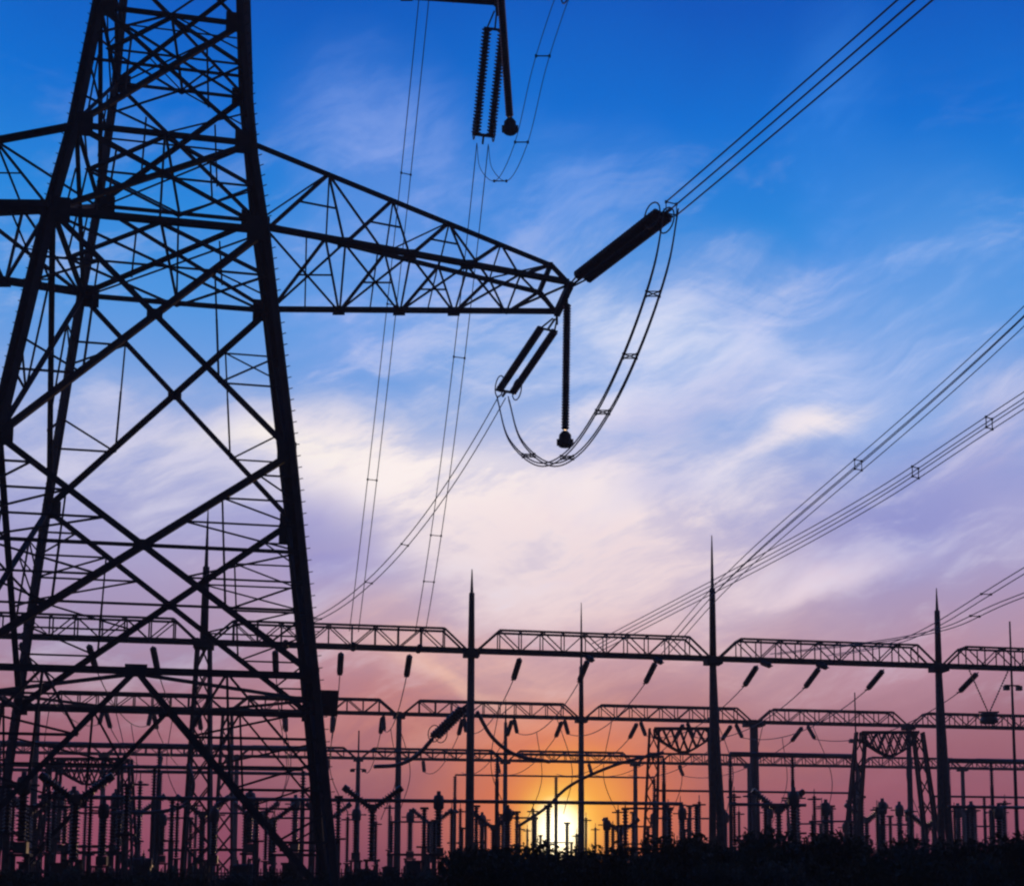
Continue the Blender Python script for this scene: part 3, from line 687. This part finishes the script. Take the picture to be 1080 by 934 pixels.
# ---------------------------------------------------------------- yard apparatus
GRZ = math.atan2(gdir.y, gdir.x)
def prim():
    P = {}
    z = Vector((0, 0, 0)); V = lambda x, y, h: Vector((x, y, h))
    HID = V(0, -60, 0)
    o = empty('busbar_support', z, 'x', 'busbar support', 'busbar supports in the yard')
    MB().tube([V(0,0,0), V(0,0,3.6)], .16, 10).box((0,0,.12), .8, .8, .24).build('column', CONC, o); MB().box((0,0,3.65), .9, .5, .1).build('cap_plate', STEEL2, o)
    MB().sheds(V(0,0,3.7), V(0,0,5.85), .11, .2, .16, 10).build('post_insulator', PORC, o, True); MB().box((0,0,5.92), .5, .26, .14).build('clamp', ALU, o)
    P['bus'] = o
    o = empty('current_transformer', z, 'x', 'current transformer', 'current transformers in the yard')
    MB().bar(V(-.3,0,0), V(-.3,0,2.6), .16).bar(V(.3,0,0), V(.3,0,2.6), .16).bar(V(-.3,0,.6), V(.3,0,2.2), .07).bar(V(.3,0,.6), V(-.3,0,2.2), .07).box((0,0,2.65), .95, .8, .12).build('support_frame', STEEL2, o)
    MB().box((0,0,2.98), .6, .6, .5).build('base_tank', PAINT, o); MB().sheds(V(0,0,3.25), V(0,0,5.3), .17, .29, .17, 10).build('post_insulator', PORC, o, True)
    MB().lathe(V(0,0,5.3), V(0,0,6.4), [(0,.2),(.1,.31),(.6,.33),(.8,.26),(.85,.13),(1.05,.12)], 12).bar(V(-.7,0,5.75), V(.7,0,5.75), .08).build('head_tank', PAINT, o, True)
    P['ct'] = o
    o = empty('circuit_breaker', z, 'x', 'circuit breaker', 'circuit breakers in the yard')
    MB().bar(V(-.35,-.3,0), V(-.28,-.25,2.4), .14).bar(V(.35,-.3,0), V(.28,-.25,2.4), .14).bar(V(-.35,.3,0), V(-.28,.25,2.4), .14).bar(V(.35,.3,0), V(.28,.25,2.4), .14).bar(V(-.35,-.3,.4), V(.3,-.3,2.2), .07).bar(V(.35,-.3,.4), V(-.3,-.3,2.2), .07).box((0,0,2.45), .9, .8, .12).build('support_frame', STEEL2, o)
    MB().box((0,-.05,1.5), .6, .5, .9).build('drive_box', PAINT, o); MB().sheds(V(0,0,2.5), V(0,0,5.1), .14, .26, .17, 10).build('post_insulator', PORC, o, True)
    MB().box((0,0,5.25), .5, .4, .36).build('gear_head', PAINT, o)
    for s in (-1, 1): MB().sheds(V(s*.2,0,5.3), V(s*1.45,0,6.2), .13, .24, .16, 10).lathe(V(s*1.4,0,6.17), V(s*1.65,0,6.35), [(0,.2),(.3,.18)], 8).build('interrupter', PORC, o, True)
    P['cb'] = o
    o = empty('disconnector', z, 'x', 'disconnector', 'disconnectors in the yard')
    for s in (-1, 1):
        MB().tube([V(s*1.3,0,0), V(s*1.3,0,2.9)], .15, 8).box((s*1.3,0,.12), .7, .7, .24).build('column', CONC, o)
        MB().sheds(V(s*1.3,0,3.1), V(s*1.3,0,5.0), .11, .2, .16, 10).build('post_insulator', PORC, o, True)
    MB().bar(V(-1.6,0,2.98), V(1.6,0,2.98), .22, .16).bar(V(1.3,0,1.2), V(1.3,-.25,2.9), .05).build('base_beam', STEEL2, o)
    MB().tube([V(-1.45,0,5.1), V(1.45,0,5.12)], .06, 8).box((-1.3,0,5.08), .4, .3, .14).box((1.3,0,5.08), .4, .3, .14).bar(V(-1.3,0,5.1), V(-1.3,0,5.5), .06).build('contact_arm', ALU, o)
    P['ds'] = o
    o = empty('surge_arrester', z, 'x', 'surge arrester', 'surge arresters in the yard')
    MB().tube([V(0,0,0), V(0,0,3.0)], .13, 8).box((0,0,.1), .6, .6, .2).box((0,0,3.03), .5, .5, .08).build('column', CONC, o)
    MB().sheds(V(0,0,3.1), V(0,0,6.1), .08, .17, .14, 8).build('post_insulator', PORC, o, True); MB().ring((0,0,5.9), (0,0,1), .42, .04).bar(V(-.42,0,5.9), V(.42,0,5.9), .03).tube([V(0,0,6.1), V(0,0,6.5)], .03).build('grading_ring', ALU, o)
    P['sa'] = o
    o = empty('power_transformer', z, 'x', 'power transformer', 'power transformers in the yard')
    MB().box((0,0,.2), 4.2, 2.6, .4).build('plinth', CONC, o); MB().box((0,0,1.75), 3.2, 1.7, 2.6).box((0,0,3.1), 3.4, 1.9, .12).bar(V(-1.62,-.9,1), V(1.62,-.9,1), .08).bar(V(-1.62,-.9,2.2), V(1.62,-.9,2.2), .08).build('tank', PAINT, o)
    for s in (-1, 1):
        m = MB()
        for i in range(9): m.box((s*1.95, -.7+i*.175, 1.8), .55, .05, 2.1)
        m.build('radiator', PAINT, o)
    MB().lathe(V(-1.5,.5,3.9), V(.7,.5,3.9), [(0,.1),(.02,.42),(2.18,.42),(2.2,.1)], 14).bar(V(-1.1,.5,3.1), V(-1.1,.5,3.6), .1).bar(V(.3,.5,3.1), V(.3,.5,3.6), .1).build('conservator', PAINT, o)
    for i in range(3): MB().sheds(V(-.9+i*.9,-.3,3.15), V(-1.15+i*1.15,-.4,4.7), .09, .19, .15, 10).tube([V(-1.15+i*1.15,-.4,4.7), V(-1.17+i*1.17,-.4,5.0)], .04).build('bushing', PORC, o, True)
    P['tr'] = o
    o = empty('control_cabinet', z, 'x', 'cabinet', 'control cabinets in the yard')
    MB().box((0,0,.25), .9, .7, .5).build('plinth', CONC, o); MB().box((0,0,1.5), .8, .6, 2.0).build('body', PAINT, o); MB().box((0,0,2.56), .95, .8, .12).build('roof', PAINT, o)
    d = MB().box((0,-.315,1.5), .68, .03, 1.8).build('door', PAINT, o); MB().box((.24,-.35,1.5), .04, .05, .22).build('handle', STEEL2, d)
    P['cc'] = o
    o = empty('lighting_mast', z, 'x', 'mast', 'thin masts in the yard')
    MB().lathe(V(0,0,0), V(0,0,15), [(0,.16),(7,.12),(15,.06)], 8).build('pole', STEEL2, o, True); MB().bar(V(-.6,0,11.5), V(.6,0,11.5), .08).box((-.5,-.1,11.35), .4,.3,.25).box((.5,-.1,11.35), .4,.3,.25).build('floodlights', PAINT, o)
    P['lm'] = o
    return P
PR = prim()
WHAT = {'bus': 'slim busbar support post', 'ct': 'bulb-headed current transformer', 'cb': 'Y-headed circuit breaker', 'ds': 'two-post disconnector', 'sa': 'thin ringed surge arrester',
        'tr': 'bulky power transformer with bushings', 'cc': 'squat control cabinet', 'lm': 'tall thin mast with floodlights'}
rows = {   # (row depth, description): [(photo column, kind, size), ...]
 (66, 'row by the tower foot'): [(6,'bus',1),(22,'ct',1),(64,'cc',.85),(78,'cb',1),(94,'sa',.9),(132,'bus',1),(50,'sa',.9),(152,'cc',.85),(186,'sa',.8),(108,'ct',.8),(254,'cc',.85),(280,'sa',.8),(306,'cc',.9)],
 (74, 'row under the near gantry'): [(352,'cc',.9),(383,'cc',.8),(411,'cc',.85),(436,'cc',1.0),(458,'bus',.8),(366,'sa',.8),(396,'sa',.75),(447,'bus',.9),(476,'sa',.85),(487,'bus',.7),(512,'sa',.75),(548,'sa',.7),(608,'sa',.65),(655,'bus',.75),(700,'sa',.8),(722,'bus',.7)],
 (82, 'row behind the near gantry'): [(12,'sa',1),(28,'cb',1),(55,'bus',1),(100,'ds',1),(152,'tr',.62),(180,'bus',1),(262,'tr',.55),(225,'ct',.9),(312,'ds',1),(270,'bus',1),(356,'bus',1.02),(392,'cb',1.08),(462,'ct',1.02),(535,'ct',.95),(578,'bus',1),(683,'ds',1.1),(735,'bus',1),(808,'bus',1),(838,'ct',1.15),(878,'ds',1),(926,'sa',1),(1022,'bus',1),(1055,'ct',1)],
 (104, 'row between the gantries'): [(502,'bus',1.15),(545,'bus',1.1),(618,'sa',1.0),(652,'sa',1.15),(702,'bus',1.25),(738,'sa',1.2),(758,'bus',1.3),(792,'sa',1.35),(842,'bus',1.4),(872,'ct',1.25),(910,'bus',1.3),(932,'ct',1.2),(962,'sa',1.2),(994,'bus',1.25),(1026,'ct',1.2),(1060,'bus',1.3),(8,'sa',1.4),(35,'cb',1.2),(75,'ct',1.3),(92,'ds',1.3),(145,'sa',1.4),(212,'cb',1.2),(262,'ct',1.3),(120,'ct',1.2),(170,'ct',1),(235,'ds',1.2),(285,'cb',1.1),(375,'ct',1.1),(432,'ds',1.1),(485,'sa',1.1),(520,'cb',1),(562,'sa',1.1),(598,'bus',1.0),(640,'ct',1),(665,'ds',1.1),(720,'ct',1.1),(775,'sa',1.3),(822,'cb',1.35),(860,'sa',1.3),(893,'ct',1),(945,'ds',1.1),(978,'cb',1.1),(1008,'sa',1.2),(1040,'ds',1.1)],
 (140, 'back row of the yard'): [(498,'sa',1.3),(530,'bus',1.3),(556,'sa',1.1),(668,'bus',1.4),(718,'sa',1.5),(765,'ct',1.4),(796,'bus',1.6),(832,'sa',1.6),(868,'sa',1.5),(898,'bus',1.6),(928,'sa',1.5),(950,'ct',1.5),(974,'bus',1.5),(1012,'ct',1.5),(1046,'sa',1.5),(1074,'bus',1.6),(20,'ds',1.5),(60,'ct',1.5),(88,'sa',1.5),(180,'ds',1.4),(268,'cb',1.4),(330,'sa',1.5),(432,'ct',1.3),(478,'bus',1.4),(570,'bus',1.0),(610,'sa',1.0),(690,'ct',1.3),(728,'bus',1.5),(780,'sa',1.4),(878,'bus',1.5),(940,'bus',1.4),(985,'sa',1.6),(1030,'bus',1.5),(145,'cb',1.5),(205,'sa',1.5),(310,'ct',1.5),(345,'cb',1.4),(410,'sa',1.4),(455,'cb',1.3),(508,'ct',1.3),(545,'ds',1.5),(590,'ds',1.0),(628,'sa',1.1),(655,'cb',1.2),(705,'sa',1.5),(745,'ds',1.5),(812,'ct',1.5),(850,'ds',1.4),(915,'cb',1.5),(960,'ct',1.4),(1000,'bus',1.5),(1062,'sa',1.6)],
}
used = {}
for (D, rd), lst in rows.items():
    P0 = Vector((0, D, 0))
    per = {}
    for px, k, s in sorted(lst): per.setdefault(k, []).append((px, s))
    for k, l in per.items():
        for i, (px, s) in enumerate(l):
            lo, hi = -120., 120.
            for _ in range(50):
                m = (lo+hi)/2
                if proj(P0 + gdir*m + Vector((0, 0, 3)))[0] < px: lo = m
                else: hi = m
            q = P0 + gdir*lo; lb = '%s in the %s' % (WHAT[k], rd) + ('' if len(l) == 1 else ', ' + nth(i, len(l)))
            rz = GRZ + random.uniform(-.04, .04); sc3 = (s*.95, s*.95, s*random.uniform(.97, 1.04))
            if k not in used:
                used[k] = 1; o = PR[k]; o.location = q; o.rotation_euler = (0, 0, rz); o.scale = sc3; o['label'] = lb
            else: copy_tree(PR[k], q, rz, lb, sc3)
for i, (px, ytop, D) in enumerate(((1070, 655, 100), (378, 770, 120), (903, 730, 130))):
    q = at(px, 800, D); q.z = 0; h = at(px, ytop, D).z / 15
    lb = ('tall thin mast with floodlights at the right edge', 'tall thin mast with floodlights between tower leg and round column', 'tall thin mast with floodlights above the leaning portal')[i]
    if i == 0: o = PR['lm']; o.location = q; o.rotation_euler = (0, 0, GRZ); o.scale = (1, 1, h); o['label'] = lb
    else: copy_tree(PR['lm'], q, GRZ, lb, (1, 1, h))
# long tubular busbars resting on the posts
for (x0, x1, D, z, r, lb) in ((40, 335, 82, 6.1, .11, 'level tube busbar behind the foot of the tower'), (338, 720, 82, 6.1, .11, 'level tube busbar crossing in front of the sun'),
                          (770, 850, 82, 6.1, .1, 'short level tube busbar right of the tallest rod'), (1000, 1085, 82, 6.1, .1, 'level tube busbar at the right edge'),
                          (0, 330, 104, 11.0, .2, 'high tube busbar behind the tower'), (0, 320, 92, 8.6, .12, 'middle height tube busbar behind the tower'), (0, 332, 118, 10.2, .14, 'thin tube busbar behind the tower, just under the high one'), (690, 905, 118, 9.2, .1, 'thin level tube busbar between and behind the two portals'), (985, 1090, 118, 9.0, .1, 'thin lower tube busbar near the right edge'), (480, 690, 122, 10.6, .08, 'thin distant tube busbar above the sun'), (340, 700, 104, 10.9, .1, 'high thin tube busbar left of the portal'), (770, 900, 104, 11.2, .2, 'high tube busbar between the two portals'), (1000, 1090, 104, 11.0, .2, 'high tube busbar at the right edge')):
    P0 = Vector((0, D, z)); a, b = g_at(P0, x0), g_at(P0, x1)
    o = empty('tube_busbar', a, lb, 'busbar', 'tube busbars over the yard'); MB().tube([a, b], r, 8).build('tube', ALU, o, True)
    if z > 8:                                    # high ones stand on their own stools
        n = max(2, int((b-a).length/9))
        for i in range(n + 1):
            q = a.lerp(b, i/n); MB().sheds(Vector((q.x, q.y, z - 2)), Vector((q.x, q.y, z - .1)), .1, .2, .18, 8).build('post_insulator', PORC, o, True)
            MB().tube([(q.x, q.y, 0), (q.x, q.y, z - 2)], .15, 8).build('post', STEEL2, o)
# fence of precast posts along the yard edge, low at the left
fo = empty('yard_fence', at(0, 925, 58), 'low dark picket fence along the bottom left behind the tower foot', 'fence')
Pa, Pb = Vector((-34, 70.5, 0)), Vector((-8, 76, 0)); n = 26
for i in range(n + 1):
    q = Pa.lerp(Pb, i/n); MB().bar(q, q + Vector((0, 0, 2.3)), .16).build('post', CONC, fo)
m = MB().bar(Pa + Vector((0, 0, .5)), Pb + Vector((0, 0, .5)), .07).bar(Pa + Vector((0, 0, 1.9)), Pb + Vector((0, 0, 1.9)), .07); m.build('rail', STEEL2, fo)
m = MB(); k = 0
for i in range(n):
    for j in range(1, 6): q = Pa.lerp(Pb, (i + j/6)/n); m.bar(q + Vector((0, 0, .15)), q + Vector((0, 0, 2.15)), .05)
tag(m.build('pickets', STEEL2, fo))

# ---------------------------------------------------------------- shrubs
def shrub_mesh(seed, n=3600):
    rnd = random.Random(seed); m = MB()
    lobes = [(rnd.uniform(-.8, .8), rnd.uniform(-.6, .6), rnd.uniform(.5, 1.75), rnd.uniform(.35, .62)) for _ in range(13)]
    for _ in range(n):
        x, y, z, r = rnd.choice(lobes); d = Vector((rnd.gauss(0, 1), rnd.gauss(0, 1), rnd.gauss(0, 1))).normalized() * r * rnd.uniform(.35, 1.12)
        c = Vector((x, y, z)) + d
        if c.z < .05: c.z = rnd.uniform(.05, .6)
        s = rnd.uniform(.04, .085); a = Vector((rnd.gauss(0, 1), rnd.gauss(0, 1), rnd.gauss(0, 1))).normalized(); b = a.orthogonal().normalized()
        i = len(m.v); m.v += [c - a*s*1.5, c + b*s*.6, c + a*s*1.5, c - b*s*.6]; m.f.append((i, i+1, i+2, i+3))
    for _ in range(2):                           # stray upright shoots
        x = rnd.uniform(-.7, .7); h = rnd.uniform(1.95, 2.2); m.tube([(x, 0, 1.2), (x + rnd.uniform(-.15, .15), 0, h)], .012, 4)
        for k in range(9):
            c = Vector((x + rnd.uniform(-.12, .12), rnd.uniform(-.1, .1), lerp(1.5, h, k/8))); i = len(m.v); s = .035; m.v += [c - Vector((s, 0, 0)), c + Vector((0, 0, s)), c + Vector((s, 0, 0)), c - Vector((0, 0, s))]; m.f.append((i, i+1, i+2, i+3))
    return m
protos = []
for sd_ in range(4):
    o = empty('shrub', (0, 0, 0), 'x', 'shrub', 'dark shrubs along the bottom edge')
    shrub_mesh(sd_).build('foliage', LEAF, o); t = MB()
    for q in range(5): t.tube([(0, 0, 0), (math.cos(q*1.3)*.25, math.sin(q*1.3)*.2, .6), (math.cos(q*1.3)*.55, math.sin(q*1.3)*.4, 1.3)], [.05, .035, .015], 5)
    t.build('stems', BARK, o); protos.append([o, False])
rnd = random.Random(3)
sh = []
x = 486
while x < 1100: sh.append((x, 44 + rnd.uniform(-3, 3), (1.0 if x < 700 else 1.14) * rnd.uniform(.93, 1.10))); x += rnd.uniform(21, 27)
for x in (505, 560, 625, 690, 760, 830, 905, 975, 1045): sh.append((x, 38 + rnd.uniform(-1, 1), .86*rnd.uniform(.95, 1.05)))
sh.sort()
back = [s for s in sh if s[1] > 40.5]; front = [s for s in sh if s[1] <= 40.5]
for lst, nm in ((back, 'back row of shrubs'), (front, 'front row of low shrubs')):
    for i, (px, D, s) in enumerate(lst):
        q = at(px, 900, D); q.z = 0; lb = 'dark leafy shrub, %s, %s' % (nm, nth(i, len(lst))); pr = protos[i % 4]; scl = (s*.95, s*.8, s*1.17)
        if not pr[1]: pr[1] = True; pr[0].location = q; pr[0].scale = scl; pr[0].rotation_euler = (0, 0, rnd.uniform(0, 6)); pr[0]['label'] = lb
        else: copy_tree(pr[0], q, rnd.uniform(0, 6), lb, scl)
low = [(-8,52),(18,54),(44,53),(70,55),(98,53),(128,54),(172,55),(200,53),(250,54),(290,55),(318,53),(350,62),(372,64),(398,63),(420,62),(446,64),(466,60)]
for i, (px, D) in enumerate(low):
    q = at(px, 900, D); q.z = 0; s = rnd.uniform(.8, .98)
    copy_tree(protos[i % 4][0], q, rnd.uniform(0, 6), 'low dark shrub near the tower foot, ' + nth(i, len(low)), (s, s, s*1.05))

# ---------------------------------------------------------------- evening haze
HZ = 0.0006
HAZEM = bpy.data.materials.new('haze'); HAZEM.use_nodes = True; t = HAZEM.node_tree; t.nodes.clear()
pv = t.nodes.new('ShaderNodeVolumePrincipled'); pv.inputs['Density'].default_value = HZ; pv.inputs['Color'].default_value = (.95, .9, .88, 1); pv.inputs['Anisotropy'].default_value = .35
mo = t.nodes.new('ShaderNodeOutputMaterial'); t.links.new(pv.outputs[0], mo.inputs['Volume'])
hm = MB().box((0, 300, 34), 1400, 1300, 74).build('haze', HAZEM)
tag(hm, kind='stuff')
